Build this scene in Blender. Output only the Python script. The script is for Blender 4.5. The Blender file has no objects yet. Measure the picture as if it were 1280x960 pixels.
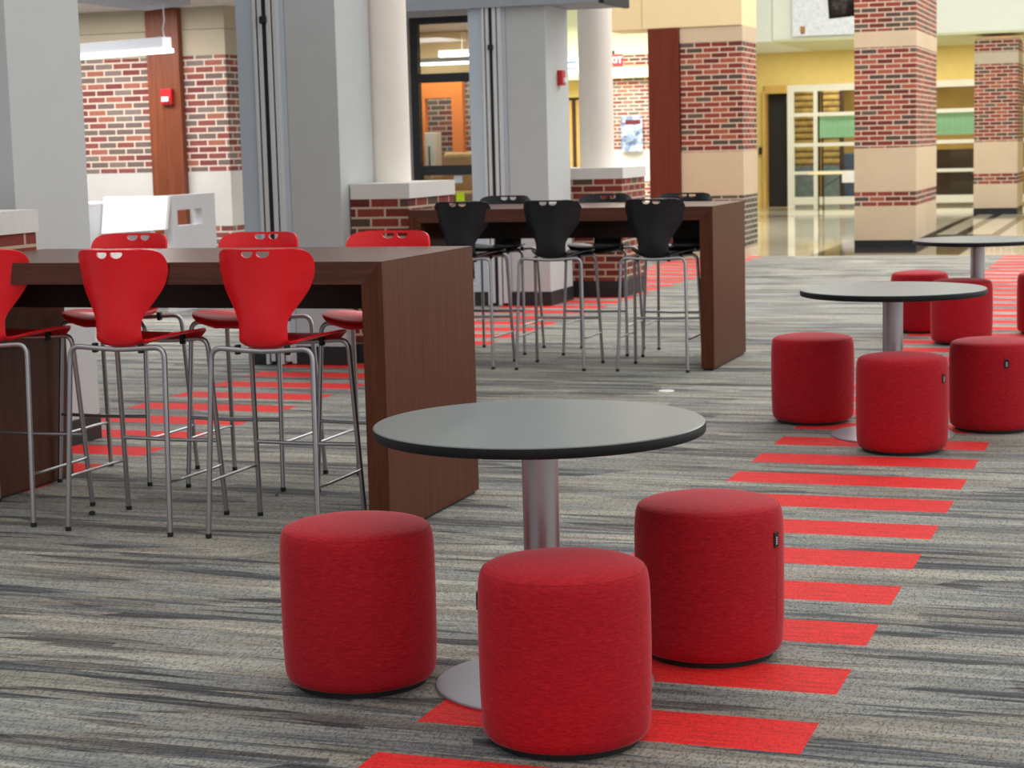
import bpy, bmesh, math, random
from mathutils import Vector, Matrix
random.seed(7)
PI = math.pi
S = bpy.context.scene
C = S.collection

# ------------------------------------------------------------------ materials
def lin(c):
    c = c / 255.0
    return c / 12.92 if c <= 0.04045 else ((c + 0.055) / 1.055) ** 2.4
def rgb(r, g, b):
    return (lin(r), lin(g), lin(b), 1.0)

class NT:
    """small helper to write node graphs as expressions"""
    def __init__(self, name):
        self.m = bpy.data.materials.new(name); self.m.use_nodes = True
        self.t = self.m.node_tree; self.n = self.t.nodes; self.l = self.t.links
        self.b = self.n['Principled BSDF']
    def new(self, ty, **kw):
        n = self.n.new(ty)
        for k, v in kw.items(): setattr(n, k, v)
        return n
    def put(self, sock, v):
        if isinstance(v, bpy.types.NodeSocket): self.l.new(v, sock)
        elif v is not None: sock.default_value = v
    def math(self, op, a, b=None, c=None):
        n = self.new('ShaderNodeMath', operation=op)
        self.put(n.inputs[0], a); self.put(n.inputs[1], b)
        if c is not None: self.put(n.inputs[2], c)
        return n.outputs[0]
    def mix(self, f, a, b, mode='MIX'):
        n = self.new('ShaderNodeMix', data_type='RGBA', blend_type=mode)
        self.put(n.inputs[0], f); self.put(n.inputs[6], a); self.put(n.inputs[7], b)
        return n.outputs[2]
    def ramp(self, f, stops, interp='LINEAR'):
        n = self.new('ShaderNodeValToRGB'); n.color_ramp.interpolation = interp
        e = n.color_ramp.elements
        while len(e) < len(stops): e.new(0.5)
        for i, (p, c) in enumerate(stops):
            e[i].position = p; e[i].color = c
        self.put(n.inputs[0], f); return n.outputs[0]
    def coord(self, which='Object'):
        return self.new('ShaderNodeTexCoord').outputs[which]
    def uv(self): return self.coord('UV')
    def sep(self, v):
        n = self.new('ShaderNodeSeparateXYZ'); self.put(n.inputs[0], v); return n.outputs
    def comb(self, x, y, z=0.0):
        n = self.new('ShaderNodeCombineXYZ')
        self.put(n.inputs[0], x); self.put(n.inputs[1], y); self.put(n.inputs[2], z)
        return n.outputs[0]
    def noise(self, v, scale, detail=2.0, rough=0.5, dist=0.0):
        n = self.new('ShaderNodeTexNoise'); self.put(n.inputs['Vector'], v)
        n.inputs['Scale'].default_value = scale; n.inputs['Detail'].default_value = detail
        n.inputs['Roughness'].default_value = rough; n.inputs['Distortion'].default_value = dist
        return n.outputs[0]
    def white(self, v):
        n = self.new('ShaderNodeTexWhiteNoise', noise_dimensions='3D'); self.put(n.inputs[0], v)
        return n.outputs[0]
    def mapping(self, v, scale=(1, 1, 1), loc=(0, 0, 0)):
        n = self.new('ShaderNodeMapping'); self.put(n.inputs[0], v)
        n.inputs['Scale'].default_value = scale; n.inputs['Location'].default_value = loc
        return n.outputs[0]
    def bump(self, h, strength=0.3, dist=0.01):
        n = self.new('ShaderNodeBump'); self.put(n.inputs['Height'], h)
        n.inputs['Strength'].default_value = strength; n.inputs['Distance'].default_value = dist
        self.l.new(n.outputs[0], self.b.inputs['Normal'])
    def fin(self, col=None, rough=0.5, metal=0.0, **kw):
        self.put(self.b.inputs['Base Color'], col)
        self.put(self.b.inputs['Roughness'], rough); self.put(self.b.inputs['Metallic'], metal)
        for k, v in kw.items(): self.put(self.b.inputs[k], v)
        return self.m

def plain(name, c, rough=0.5, metal=0.0, var=0.06, scale=6.0, bump=0.0, **kw):
    t = NT(name)
    nz = t.noise(t.coord(), scale, 3)
    d = tuple(max(0, x * (1 - var)) for x in c[:3]) + (1,); u = tuple(min(1, x * (1 + var)) for x in c[:3]) + (1,)
    col = t.ramp(nz, [(0.3, d), (0.7, u)])
    if bump: t.bump(t.noise(t.coord(), scale * 40, 2), bump, 0.002)
    return t.fin(col, rough, metal, **kw)

def brick_mat(name, tones, mortar, rough=0.85, seed=0.0):
    t = NT(name)
    uv = t.mapping(t.uv(), loc=(seed, 0.0, 0))
    n = t.new('ShaderNodeTexBrick', offset=0.5, offset_frequency=2, squash=1.0)
    t.put(n.inputs['Vector'], uv)
    n.inputs['Color1'].default_value = (0, 0, 0, 1); n.inputs['Color2'].default_value = (1, 1, 1, 1)
    n.inputs['Mortar'].default_value = (0.5, 0.5, 0.5, 1)
    n.inputs['Scale'].default_value = 1.0; n.inputs['Mortar Size'].default_value = 0.0078
    n.inputs['Mortar Smooth'].default_value = 0.05; n.inputs['Bias'].default_value = 0.0
    n.inputs['Brick Width'].default_value = 0.213; n.inputs['Row Height'].default_value = 0.0677
    col = t.ramp(n.outputs[0], tones, 'CONSTANT')
    col = t.mix(0.35, col, t.ramp(t.noise(uv, 60, 3), [(0.35, (0.12, 0.1, 0.1, 1)), (0.65, (1, 1, 1, 1))]), 'MULTIPLY')
    col = t.mix(n.outputs[1], col, mortar)
    t.bump(t.math('SUBTRACT', 1.0, n.outputs[1]), 0.5, 0.004)
    return t.fin(col, rough)

RED1, RED2, RED3 = rgb(152, 66, 54), rgb(132, 52, 44), rgb(172, 92, 70)
DK1, DK2 = rgb(88, 72, 66), rgb(104, 88, 80)
TON = [(0.0, RED2), (0.24, RED1), (0.46, rgb(112, 48, 42)), (0.60, RED3), (0.74, DK1), (0.9, DK2)]
M = {}
M['brick'] = brick_mat('brick', TON, rgb(214, 190, 168))
M['brick_light'] = brick_mat('brick pale mortar', [(0, rgb(152, 84, 78)), (0.2, rgb(134, 70, 68)), (0.4, rgb(176, 108, 90)), (0.56, rgb(126, 108, 102)), (0.8, rgb(142, 126, 118))], rgb(226, 208, 190), seed=0.3)
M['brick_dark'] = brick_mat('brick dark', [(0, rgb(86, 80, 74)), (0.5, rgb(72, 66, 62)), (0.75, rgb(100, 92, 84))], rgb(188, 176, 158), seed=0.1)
M['brick_ped'] = brick_mat('brick pedestal', [(0, rgb(118, 40, 32)), (0.3, rgb(136, 52, 40)), (0.62, rgb(98, 34, 30)), (0.8, rgb(86, 66, 54))], rgb(188, 165, 142), seed=0.17)

def stone(name, c):
    t = NT(name)
    nz = t.noise(t.coord(), 1.6, 4, 0.6)
    fine = t.noise(t.coord(), 90, 2)
    col = t.ramp(nz, [(0.3, tuple(x * 0.9 for x in c[:3]) + (1,)), (0.7, c)])
    col = t.mix(0.12, col, t.ramp(fine, [(0.4, (0.4, 0.4, 0.4, 1)), (0.6, (1, 1, 1, 1))]), 'MULTIPLY')
    return t.fin(col, 0.75)
M['stone'] = stone('limestone', rgb(214, 192, 162))
M['stone_pale'] = stone('pale limestone', rgb(218, 215, 209))
M['stone_tan'] = stone('tan limestone', rgb(196, 184, 160))
M['cap'] = stone('cast stone cap', rgb(222, 220, 216))
M['grey'] = plain('grey paint', rgb(188, 192, 192), 0.6, var=0.02)
M['panel_grey'] = plain('blue grey partition paint', rgb(184, 196, 206), 0.5, var=0.02)
M['soffit'] = plain('blue grey soffit', rgb(150, 158, 166), 0.6, var=0.03)
M['alu'] = plain('aluminium edge', rgb(214, 216, 216), 0.35, 0.3, var=0.02)
M['black_base'] = plain('black rubber base', rgb(26, 28, 32), 0.5, var=0.1)
M['black'] = plain('black', rgb(16, 18, 20), 0.6)
M['column'] = plain('column paint', rgb(240, 232, 222), 0.5, var=0.02)
M['cream'] = plain('cream paint', rgb(240, 218, 170), 0.7, var=0.02)
M['cream_green'] = plain('pale green cream paint', rgb(206, 208, 168), 0.7, var=0.02)
M['yellow'] = plain('yellow paint', rgb(224, 200, 122), 0.7, var=0.03)
M['mint'] = plain('mint white paint', rgb(226, 231, 218), 0.7, var=0.015)
M['ceiling'] = plain('white ceiling', rgb(220, 216, 212), 0.9, var=0.02)
M['white'] = plain('white laminate', rgb(246, 246, 248), 0.35, var=0.01)
M['desk'] = plain('light grey laminate', rgb(206, 206, 210), 0.45, var=0.02)
M['orange'] = plain('orange paint', rgb(226, 130, 52), 0.7, var=0.04)
M['frame_white'] = plain('storefront frame', rgb(220, 220, 208), 0.5, var=0.02)
M['frame_black'] = plain('black window frame', rgb(20, 24, 32), 0.4, var=0.05)
M['red_alarm'] = plain('red alarm', rgb(196, 22, 34), 0.4)
M['clear_white'] = plain('strobe lens', rgb(235, 235, 235), 0.2)
M['tan'] = plain('tan upholstery', rgb(186, 152, 104), 0.8, var=0.08, bump=0.2)
M['dark_brown'] = plain('dark interior wood', rgb(58, 38, 26), 0.7, var=0.2)
M['warm_wall'] = plain('warm interior wall', rgb(198, 160, 86), 0.8, var=0.1, scale=1.5)
M['navy'] = plain('navy cabinet', rgb(70, 90, 124), 0.5, var=0.2)
M['blue_grey'] = plain('blue grey floor reflection', rgb(120, 136, 150), 0.4, var=0.2)  # colour of the reflecting floor behind the lower panes
M['dark_red'] = plain('dark red print', rgb(96, 22, 36), 0.6)
M['steel_dark'] = plain('dark steel tube', rgb(70, 70, 72), 0.4, 0.6)
M['neon'] = plain('neon yellow paper', rgb(205, 240, 40), 0.8)
M['paper'] = plain('paper', rgb(225, 235, 245), 0.8)
M['gold'] = plain('gold print', rgb(176, 130, 60), 0.8)

def wood(name, c1, c2, axis='z', rough=0.42, scale=1.0, spec=0.4):
    t = NT(name)
    st = {'z': (26, 26, 1.1), 'x': (1.1, 26, 26)}[axis]
    v = t.mapping(t.coord(), scale=tuple(s * scale for s in st))
    nz = t.noise(v, 1.6, 5, 0.6, 0.4)
    v2 = t.mapping(t.coord(), scale=tuple(s * 5 * scale for s in st))
    n2 = t.noise(v2, 2.2, 3)
    col = t.ramp(nz, [(0.25, c1), (0.75, c2)])
    col = t.mix(0.35, col, t.ramp(n2, [(0.4, (0.45, 0.42, 0.4, 1)), (0.62, (1, 1, 1, 1))]), 'MULTIPLY')
    t.bump(n2, 0.06, 0.001)
    return t.fin(col, rough, 0.0, **{'Specular IOR Level': spec})
M['wood'] = wood('walnut laminate', rgb(76, 36, 18), rgb(104, 58, 34), rough=0.45, spec=0.22)
M['wood_x'] = wood('walnut laminate long grain', rgb(76, 36, 20), rgb(100, 54, 34), 'x', rough=0.34, spec=0.45)
M['wood_shaded'] = wood('dark wood with shade under top', rgb(40, 18, 16), rgb(54, 26, 22), 'x')  # dark brown beam, shade beneath the top put into its colour
M['cherry'] = wood('cherry panel', rgb(112, 54, 30), rgb(148, 80, 48), scale=0.45)
M['cherry_deep'] = wood('deep cherry panel', rgb(98, 32, 14), rgb(118, 42, 20), scale=0.45)

def fabric():
    t = NT('red woven fabric')
    o = t.sep(t.coord())
    ang = t.math('ARCTAN2', o[1], o[0])
    v = t.comb(t.math('MULTIPLY', ang, 11.0), t.math('MULTIPLY', o[2], 260.0), t.math('MULTIPLY', t.math('SQRT', t.math('ADD', t.math('MULTIPLY', o[0], o[0]), t.math('MULTIPLY', o[1], o[1]))), 160.0))
    w = t.noise(v, 1.0, 2, 0.5, 0.9)
    col = t.ramp(w, [(0.32, rgb(156, 12, 26)), (0.5, rgb(172, 18, 32)), (0.7, rgb(188, 28, 42))])
    t.bump(w, 0.35, 0.002)
    t.fin(col, 0.8, 0.0, **{'Specular IOR Level': 0.25, 'Sheen Weight': 0.6, 'Sheen Roughness': 0.3, 'Sheen Tint': rgb(255, 150, 160)})
    return t.m
M['fabric'] = fabric()
M['piping'] = plain('dark red seam', rgb(140, 14, 26), 0.9, var=0.1)
M['tag'] = plain('black woven tag', rgb(14, 12, 14), 0.7)
M['tag_mark'] = plain('pale tag lettering', rgb(190, 186, 190), 0.8)

def plastic(name, c, rough, c2=None):
    t = NT(name)
    n = t.noise(t.coord(), 500, 2)
    t.bump(n, 0.08, 0.0006)
    return t.fin(c, rough, 0.0, **{'Specular IOR Level': 0.4})
M['red_plastic'] = plastic('red moulded plastic', rgb(238, 26, 36), 0.34)
M['black_plastic'] = plastic('black moulded plastic', rgb(23, 25, 30), 0.34)
M['chrome'] = plain('satin nickel tube', rgb(176, 176, 180), 0.28, 0.9, var=0.03)
M['brushed'] = plain('brushed aluminium', rgb(182, 178, 182), 0.36, 0.85, var=0.05)
M['base_metal'] = plain('satin metal base', rgb(170, 170, 178), 0.42, 0.55, var=0.04)
M['table_top'] = plain('charcoal laminate', rgb(103, 109, 108), 0.30, var=0.05, scale=60, **{'Specular IOR Level': 0.4})
M['table_edge'] = plain('black table edge', rgb(12, 14, 18), 0.5, **{'Specular IOR Level': 0.3})

def glass(name, tint=(0.9, 0.95, 0.95, 1)):
    t = NT(name)
    tr = t.new('ShaderNodeBsdfTransparent'); tr.inputs[0].default_value = tint
    gl = t.new('ShaderNodeBsdfGlossy'); gl.inputs['Roughness'].default_value = 0.03
    f = t.new('ShaderNodeFresnel'); f.inputs[0].default_value = 1.4
    mx = t.new('ShaderNodeMixShader')
    t.l.new(f.outputs[0], mx.inputs[0]); t.l.new(tr.outputs[0], mx.inputs[1]); t.l.new(gl.outputs[0], mx.inputs[2])
    t.l.new(mx.outputs[0], t.n['Material Output'].inputs[0])
    return t.m
M['glass'] = glass('window glass')

def emit(name, c, s):
    t = NT(name); t.fin(c, 0.5)
    t.b.inputs['Emission Color'].default_value = c; t.b.inputs['Emission Strength'].default_value = s
    return t.m
M['lamp_body'] = emit('glowing lamp housing', rgb(235, 236, 240), 0.5)
M['lamp'] = emit('lit diffuser', (1, 1, 1, 1), 3.0)
M['exit_red'] = emit('exit sign face', rgb(225, 40, 50), 0.45)

PER = 0.5115       # two carpet rows
RH = PER / 2
Y0 = 4.395         # lower edge of a red row
def carpet():
    t = NT('plank carpet')
    o = t.sep(t.coord())
    X0, Yw = o[0], o[1]
    # the planks are laid a hair off square to the tables
    X = t.math('SUBTRACT', X0, t.math('MULTIPLY', t.math('MINIMUM', Yw, 10.0), 0.0108))
    left = t.math('LESS_THAN', X0, -3.2)
    Y = t.math('ADD', Yw, t.math('MULTIPLY', X0, 0.0108))
    ry = t.math('DIVIDE', t.math('SUBTRACT', Y, Y0 - 40 * PER), RH)
    row = t.math('FLOOR', ry)
    sh = t.white(t.comb(row, 3.0, 0.0))
    cx = t.math('ADD', X, t.math('ADD', 0.85 + 100, t.math('MULTIPLY', t.math('FLOOR', t.math('MULTIPLY', sh, 4.0)), 0.25)))
    pid = t.white(t.comb(row, t.math('FLOOR', cx), 1.0))
    def vor(sx, sy, off, out='Color'):
        wob = t.math('MULTIPLY', t.noise(t.comb(t.math('MULTIPLY', X, 2.0), t.math('MULTIPLY', Y, 8.0), off), 1.0, 1), 0.25)
        n = t.new('ShaderNodeTexVoronoi', feature='F1', voronoi_dimensions='3D')
        t.put(n.inputs['Vector'], t.comb(t.math('MULTIPLY', X, sx), t.math('ADD', t.math('MULTIPLY', Y, sy), wob), off))
        n.inputs['Scale'].default_value = 1.0
        return t.sep(n.outputs['Color'])
    v1 = vor(1.5, 8.5, 0.0); v2 = vor(1.8, 24.0, 4.3)
    s1 = t.noise(t.comb(t.math('MULTIPLY', X, 0.9), t.math('MULTIPLY', Y, 62.0), 3.0), 1.0, 2, 0.6, 0.1)
    s2 = t.noise(t.comb(t.math('MULTIPLY', X, 5.0), t.math('MULTIPLY', Y, 190.0), 2.0), 1.0, 3, 0.7)
    tone = t.math('MULTIPLY', v1[0], 0.36)
    tone = t.math('ADD', tone, t.math('MULTIPLY', v2[0], 0.34))
    tone = t.math('ADD', tone, t.math('MULTIPLY', s1, 0.56))
    tone = t.math('ADD', tone, t.math('MULTIPLY', s2, 0.40))
    tone = t.math('ADD', tone, t.math('MULTIPLY', pid, 0.05))
    tone = t.math('ADD', tone, -0.365)
    warm = t.ramp(tone, [(0.20, rgb(42, 41, 43)), (0.32, rgb(76, 74, 72)), (0.41, rgb(106, 103, 97)), (0.60, rgb(128, 125, 116)), (0.8, rgb(150, 146, 135))])
    cool = t.ramp(tone, [(0.20, rgb(41, 43, 47)), (0.32, rgb(73, 76, 79)), (0.41, rgb(103, 105, 104)), (0.60, rgb(125, 126, 121)), (0.8, rgb(147, 146, 138))])
    grey = t.mix(t.math('GREATER_THAN', t.math('ADD', v1[1], t.math('MULTIPLY', v2[1], 0.5)), 0.78), warm, cool)
    gr = t.white(t.comb(t.math('FLOOR', t.math('MULTIPLY', X, 210.0)), t.math('FLOOR', t.math('MULTIPLY', Y, 90.0)), 0.0))
    gain = t.ramp(gr, [(0.0, (0.34, 0.34, 0.36, 1)), (0.45, (0.9, 0.9, 0.9, 1)), (1.0, (1.0, 1.0, 1.0, 1))])
    gain = t.mix(1.0, gain, (1.62, 1.61, 1.58, 1), 'MULTIPLY')
    grey = t.mix(0.9, grey, gain, 'MULTIPLY')
    rn = t.noise(t.comb(t.math('MULTIPLY', X, 6.0), t.math('MULTIPLY', Y, 170.0), 7.0), 1.0, 3, 0.6)
    red = t.ramp(rn, [(0.30, rgb(150, 8, 8)), (0.46, rgb(214, 22, 20)), (0.7, rgb(236, 34, 28))])
    red = t.mix(0.35, red, gain, 'MULTIPLY')
    even = t.math('LESS_THAN', t.math('FRACT', t.math('DIVIDE', t.math('SUBTRACT', ry, t.math('MULTIPLY', left, 0.10 / RH)), 2.0)), 0.5)
    def band(a, b):
        return t.math('MULTIPLY', t.math('GREATER_THAN', X, a), t.math('LESS_THAN', X, b))
    m = t.math('MULTIPLY', even, t.math('ADD', band(-1.858, -0.846), band(-5.87, -4.86)))
    col = t.mix(m, grey, red)
    t.bump(t.math('ADD', gr, t.math('MULTIPLY', s2, 0.5)), 0.5, 0.004)
    t.fin(col, 0.75, 0.0, **{'Specular IOR Level': 0.3, 'Sheen Weight': 0.06, 'Sheen Roughness': 0.3})
    return t.m
M['carpet'] = carpet()

def terrazzo():
    t = NT('polished terrazzo')
    o = t.sep(t.coord()); X, Y = o[0], o[1]
    def rect(x0, x1, y0, y1):
        a = t.math('MULTIPLY', t.math('GREATER_THAN', X, x0), t.math('LESS_THAN', X, x1))
        b = t.math('MULTIPLY', t.math('GREATER_THAN', Y, y0), t.math('LESS_THAN', Y, y1))
        return t.math('MULTIPLY', a, b)
    m = rect(-12, 8, 35.6, 36.0)
    for r in [(-3.24, -3.10, 27, 35.6), (-2.82, -2.66, 27, 35.6), (-2.3, -2.16, 27, 35.6), (-4.15, -2.3, 23, 28.6), (-12, 8, 38.9, 39.2)]:
        m = t.math('MAXIMUM', m, rect(*r))
    nz = t.noise(t.coord(), 3.0, 4)
    base = t.ramp(nz, [(0.3, rgb(218, 209, 178)), (0.7, rgb(230, 221, 194))])
    sp = t.noise(t.coord(), 120, 2)
    base = t.mix(0.2, base, t.ramp(sp, [(0.4, (0.5, 0.45, 0.4, 1)), (0.6, (1, 1, 1, 1))]), 'MULTIPLY')
    col = t.mix(m, base, rgb(44, 42, 40))
    return t.fin(col, 0.06, 0.0, **{'Specular IOR Level': 0.9})
M['terrazzo'] = terrazzo()

def pleat():
    t = NT('green pleated paper')
    o = t.sep(t.coord())
    w = t.math('FRACT', t.math('MULTIPLY', o[0], 9.0))
    col = t.ramp(w, [(0.0, rgb(180, 235, 185)), (0.12, rgb(208, 250, 206)), (0.9, rgb(202, 248, 202))])
    return t.fin(col, 0.8)
M['green'] = pleat()

def banner_mat():
    t = NT('speckled banner')
    n = t.noise(t.coord(), 14, 4, 0.7)
    col = t.ramp(n, [(0.3, rgb(204, 216, 226)), (0.47, rgb(228, 233, 238)), (0.6, rgb(238, 242, 246)), (0.75, rgb(230, 222, 230))])
    return t.fin(col, 0.7)
M['banner'] = banner_mat()
def poster_mat():
    t = NT('bluish collage print')
    n = t.noise(t.coord(), 9, 3, 0.6)
    col = t.ramp(n, [(0.35, rgb(76, 92, 122)), (0.5, rgb(140, 158, 184)), (0.62, rgb(190, 200, 214))])
    return t.fin(col, 0.4)
M['poster'] = poster_mat()
def screen_mat():
    t = NT('dark screen picture')
    n = t.noise(t.coord(), 5, 3, 0.6)
    col = t.ramp(n, [(0.4, rgb(20, 20, 22)), (0.52, rgb(58, 54, 54)), (0.66, rgb(110, 112, 116))])
    return t.fin(col, 0.3)
M['screen'] = screen_mat()
def trays_mat():
    t = NT('stacked amber shelves')
    o = t.sep(t.coord())
    w = t.math('FRACT', t.math('MULTIPLY', o[2], 7.0))
    n = t.noise(t.coord(), 6, 2)
    col = t.ramp(w, [(0.0, rgb(104, 74, 40)), (0.3, rgb(130, 96, 56)), (0.4, rgb(196, 160, 90)), (0.85, rgb(220, 190, 124))])
    col = t.mix(0.5, col, t.ramp(n, [(0.35, (0.4, 0.3, 0.2, 1)), (0.6, (1, 1, 1, 1))]), 'MULTIPLY')
    return t.fin(col, 0.7)
M['trays'] = trays_mat()

# ------------------------------------------------------------------ geometry
def uv_metres(bm):
    bm.normal_update()
    L = bm.loops.layers.uv.verify()
    for f in bm.faces:
        n = f.normal
        for l in f.loops:
            p = l.vert.co
            if abs(n.z) > 0.7: l[L].uv = (p.x, p.y)
            elif abs(n.y) >= abs(n.x): l[L].uv = (p.x, p.z)
            else: l[L].uv = (p.y, p.z)

def obj(name, bm, mat, parent=None, loc=None, smooth=False, inv=None):
    uv_metres(bm)
    me = bpy.data.meshes.new(name); bm.to_mesh(me); bm.free()
    if smooth:
        for p in me.polygons: p.use_smooth = True
    for mm in (mat if isinstance(mat, list) else [mat]): me.materials.append(M[mm])
    o = bpy.data.objects.new(name, me); C.objects.link(o)
    if parent is not None: o.parent = parent
    if loc is not None: o.location = loc
    return o

def new(): return bmesh.new()

def box(bm, x0, x1, y0, y1, z0, z1, bev=0.0, seg=2, mi=0):
    vs = [bm.verts.new((x, y, z)) for z in (z0, z1) for y in (y0, y1) for x in (x0, x1)]
    fs = [(0, 2, 3, 1), (4, 5, 7, 6), (0, 1, 5, 4), (2, 6, 7, 3), (0, 4, 6, 2), (1, 3, 7, 5)]
    F = [bm.faces.new([vs[i] for i in f]) for f in fs]
    for f in F: f.material_index = mi
    if bev:
        e = list({e for f in F for e in f.edges})
        bmesh.ops.bevel(bm, geom=e, offset=bev, segments=seg, affect='EDGES', profile=0.5)
    return bm

def prism(bm, pts, z0, z1):
    a = [bm.verts.new((x, y, z0)) for x, y in pts]; b = [bm.verts.new((x, y, z1)) for x, y in pts]
    n = len(pts)
    bm.faces.new(a[::-1]); bm.faces.new(b)
    for i in range(n): bm.faces.new((a[i], a[(i + 1) % n], b[(i + 1) % n], b[i]))
    return bm

def lathe(bm, prof, n=64, cx=0, cy=0, cap=True):
    rings = []
    for r, z in prof:
        if r < 1e-6: rings.append([bm.verts.new((cx, cy, z))])
        else: rings.append([bm.verts.new((cx + r * math.cos(2 * PI * i / n), cy + r * math.sin(2 * PI * i / n), z)) for i in range(n)])
    for a, b in zip(rings, rings[1:]):
        if len(a) == 1 and len(b) == 1: continue
        for i in range(n):
            j = (i + 1) % n
            if len(a) == 1: bm.faces.new((a[0], b[j], b[i]))
            elif len(b) == 1: bm.faces.new((a[i], a[j], b[0]))
            else: bm.faces.new((a[i], a[j], b[j], b[i]))
    if cap:
        if len(rings[0]) > 1: bm.faces.new(rings[0][::-1])
        if len(rings[-1]) > 1: bm.faces.new(rings[-1])
    bmesh.ops.recalc_face_normals(bm, faces=bm.faces[:])
    return bm

def fillet(pts, r, k=6):
    P = [Vector(p) for p in pts]; out = [P[0]]
    for i in range(1, len(P) - 1):
        a, b, c = P[i - 1], P[i], P[i + 1]
        d1 = (a - b).normalized(); d2 = (c - b).normalized()
        rr = min(r, (a - b).length * 0.49, (c - b).length * 0.49)
        p1 = b + d1 * rr; p2 = b + d2 * rr
        for s in range(k + 1):
            u = s / k
            out.append(p1 * (1 - u) ** 2 + b * 2 * u * (1 - u) + p2 * u * u)
    out.append(P[-1]); return out

def tube(bm, pts, r, n=12, r2=None):
    P = [Vector(p) for p in pts]
    t0 = (P[1] - P[0]).normalized()
    ref = Vector((1, 0, 0)) if abs(t0.x) < 0.9 else Vector((0, 1, 0))
    N = t0.cross(ref).normalized(); rings = []
    for i, p in enumerate(P):
        t = ((P[min(i + 1, len(P) - 1)] - P[max(i - 1, 0)])).normalized()
        N = (N - t * N.dot(t)).normalized(); B = t.cross(N)
        rad = r if r2 is None else r + (r2 - r) * i / (len(P) - 1)
        rings.append([bm.verts.new(p + (N * math.cos(2 * PI * k / n) + B * math.sin(2 * PI * k / n)) * rad) for k in range(n)])
    for a, b in zip(rings, rings[1:]):
        for k in range(n): bm.faces.new((a[k], a[(k + 1) % n], b[(k + 1) % n], b[k]))
    bm.faces.new(rings[0][::-1]); bm.faces.new(rings[-1])
    bmesh.ops.recalc_face_normals(bm, faces=bm.faces[:])
    return bm

def thing(name, label, cat, loc=(0, 0, 0), rotz=0, group=None):
    o = bpy.data.objects.new(name, None); C.objects.link(o)
    o.empty_display_size = 0.1
    o.location = loc; o.rotation_euler = (0, 0, rotz)
    o['label'] = label; o['category'] = cat
    if group: o['group'] = group
    return o
def tag(o, label, cat, group=None):
    o['label'] = label; o['category'] = cat
    if group: o['group'] = group
    return o
def struct(name, bm, mat, **kw):
    o = obj(name, bm, mat, **kw); o['kind'] = 'structure'; return o
def dup(root, loc, rotz, label, group=None):
    def rec(o, par):
        c = o.copy(); C.objects.link(c); c.parent = par
        for ch in list(o.children): rec(ch, c)
        return c
    r = rec(root, None)
    r.location = loc; r.rotation_euler = (0, 0, rotz); r['label'] = label
    if group: r['group'] = group
    return r

def smooth_angle(o, deg=35):
    me = o.data
    for p in me.polygons: p.use_smooth = True
    me.set_sharp_from_angle(angle=math.radians(deg))

# ------------------------------------------------------------------ the setting
b = new()
vs = [b.verts.new(p) for p in ((-14, -1, 0), (6, -1, 0), (6, 23.72, 0), (-14, 23.72, 0))]
b.faces.new(vs); struct('floor', b, 'carpet')
b = new(); vs = [b.verts.new(p) for p in ((-18, 23.72, 0), (10, 23.72, 0), (10, 48, 0), (-18, 48, 0))]
b.faces.new(vs); struct('floor', b, 'terrazzo')

# left brick wall with stone courses; its end return faces the hall
def bands(parent_name, x0, x1, y0, y1, levels):
    for z0, z1, mt in levels:
        bb = new(); box(bb, x0, x1, y0, y1, z0, z1); struct(parent_name, bb, mt)
LW = [(0, .74, 'brick_light'), (.74, 1.30, 'stone_pale'), (1.30, 2.48, 'brick_light'), (2.48, 2.74, 'stone_tan'), (2.745, 2.97, 'stone_tan')]
bands('wall_left', -14, -9.0, 17.4, 20.0, LW)
b = new(); box(b, -13.9, -9.05, 17.43, 19.9, 2.73, 2.75); struct('trim_1', b, 'stone_tan')
# wood pilaster on that wall
b = new(); box(b, -9.86, -9.485, 17.31, 17.4, 0, 2.96, 0.006)
tag(obj('wood_pilaster', b, 'cherry'), 'tall cherry wood pilaster on the left brick wall behind the white desk', 'pilaster')

# low ceiling beyond the soffit
b = new(); box(b, -14, -7.2, 15.6, 23.4, 2.97, 3.05); struct('ceiling', b, 'ceiling')
# stepped blue-grey soffit over the bar tables
b = new(); prism(b, [(-8.20, 14.43), (-8.17, 8.0), (-6.1, 8.0), (-6.1, 11.0), (-7.0, 13.0), (-7.57, 14.06)], 2.705, 3.4); struct('ceiling', b, 'soffit')

# interior room behind the black framed window
b = new(); box(b, -9.0, -7.98, 20.0, 20.15, 0, 2.97); struct('wall_rear', b, 'grey')
b = new(); box(b, -7.235, -7.2, 20.06, 23.3, 0, 2.97); struct('wall_rear', b, 'cream')
b = new(); box(b, -12, -7.24, 23.2, 23.35, 0, 1.15); box(b, -12, -7.24, 23.2, 23.35, 1.15, 2.35); struct('wall_rear', b, 'brick_light')
b = new(); box(b, -12, -7.24, 23.1, 23.3, 2.36, 2.96); struct('wall_rear', b, 'cream')
w = thing('window', 'tall black framed interior window beside the left round column', 'window', (0, 0, 0))
del w['label'], w['category']; w['kind'] = 'structure'; w.name = 'window_1'
b = new()
for x0, x1, z0, z1 in ((-8.0, -7.91, 0, 2.96), (-7.24, -7.16, 0, 2.96)): box(b, x0, x1, 19.95, 20.05, z0, z1, .004)
box(b, -7.91, -7.24, 19.95, 20.05, 2.86, 2.96); box(b, -7.91, -7.24, 19.95, 20.05, 2.21, 2.31); box(b, -7.91, -7.24, 19.95, 20.05, 1.17, 1.28)
box(b, -7.91, -7.24, 19.95, 20.05, 0, .1)
obj('window_frame', b, 'frame_black', w)
b = new(); box(b, -7.91, -7.24, 19.995, 20.005, .1, 1.17); box(b, -7.91, -7.24, 19.995, 20.005, 1.28, 2.21); box(b, -7.91, -7.24, 19.995, 20.005, 2.31, 2.86)
obj('window_pane', b, 'glass', w)
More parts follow.
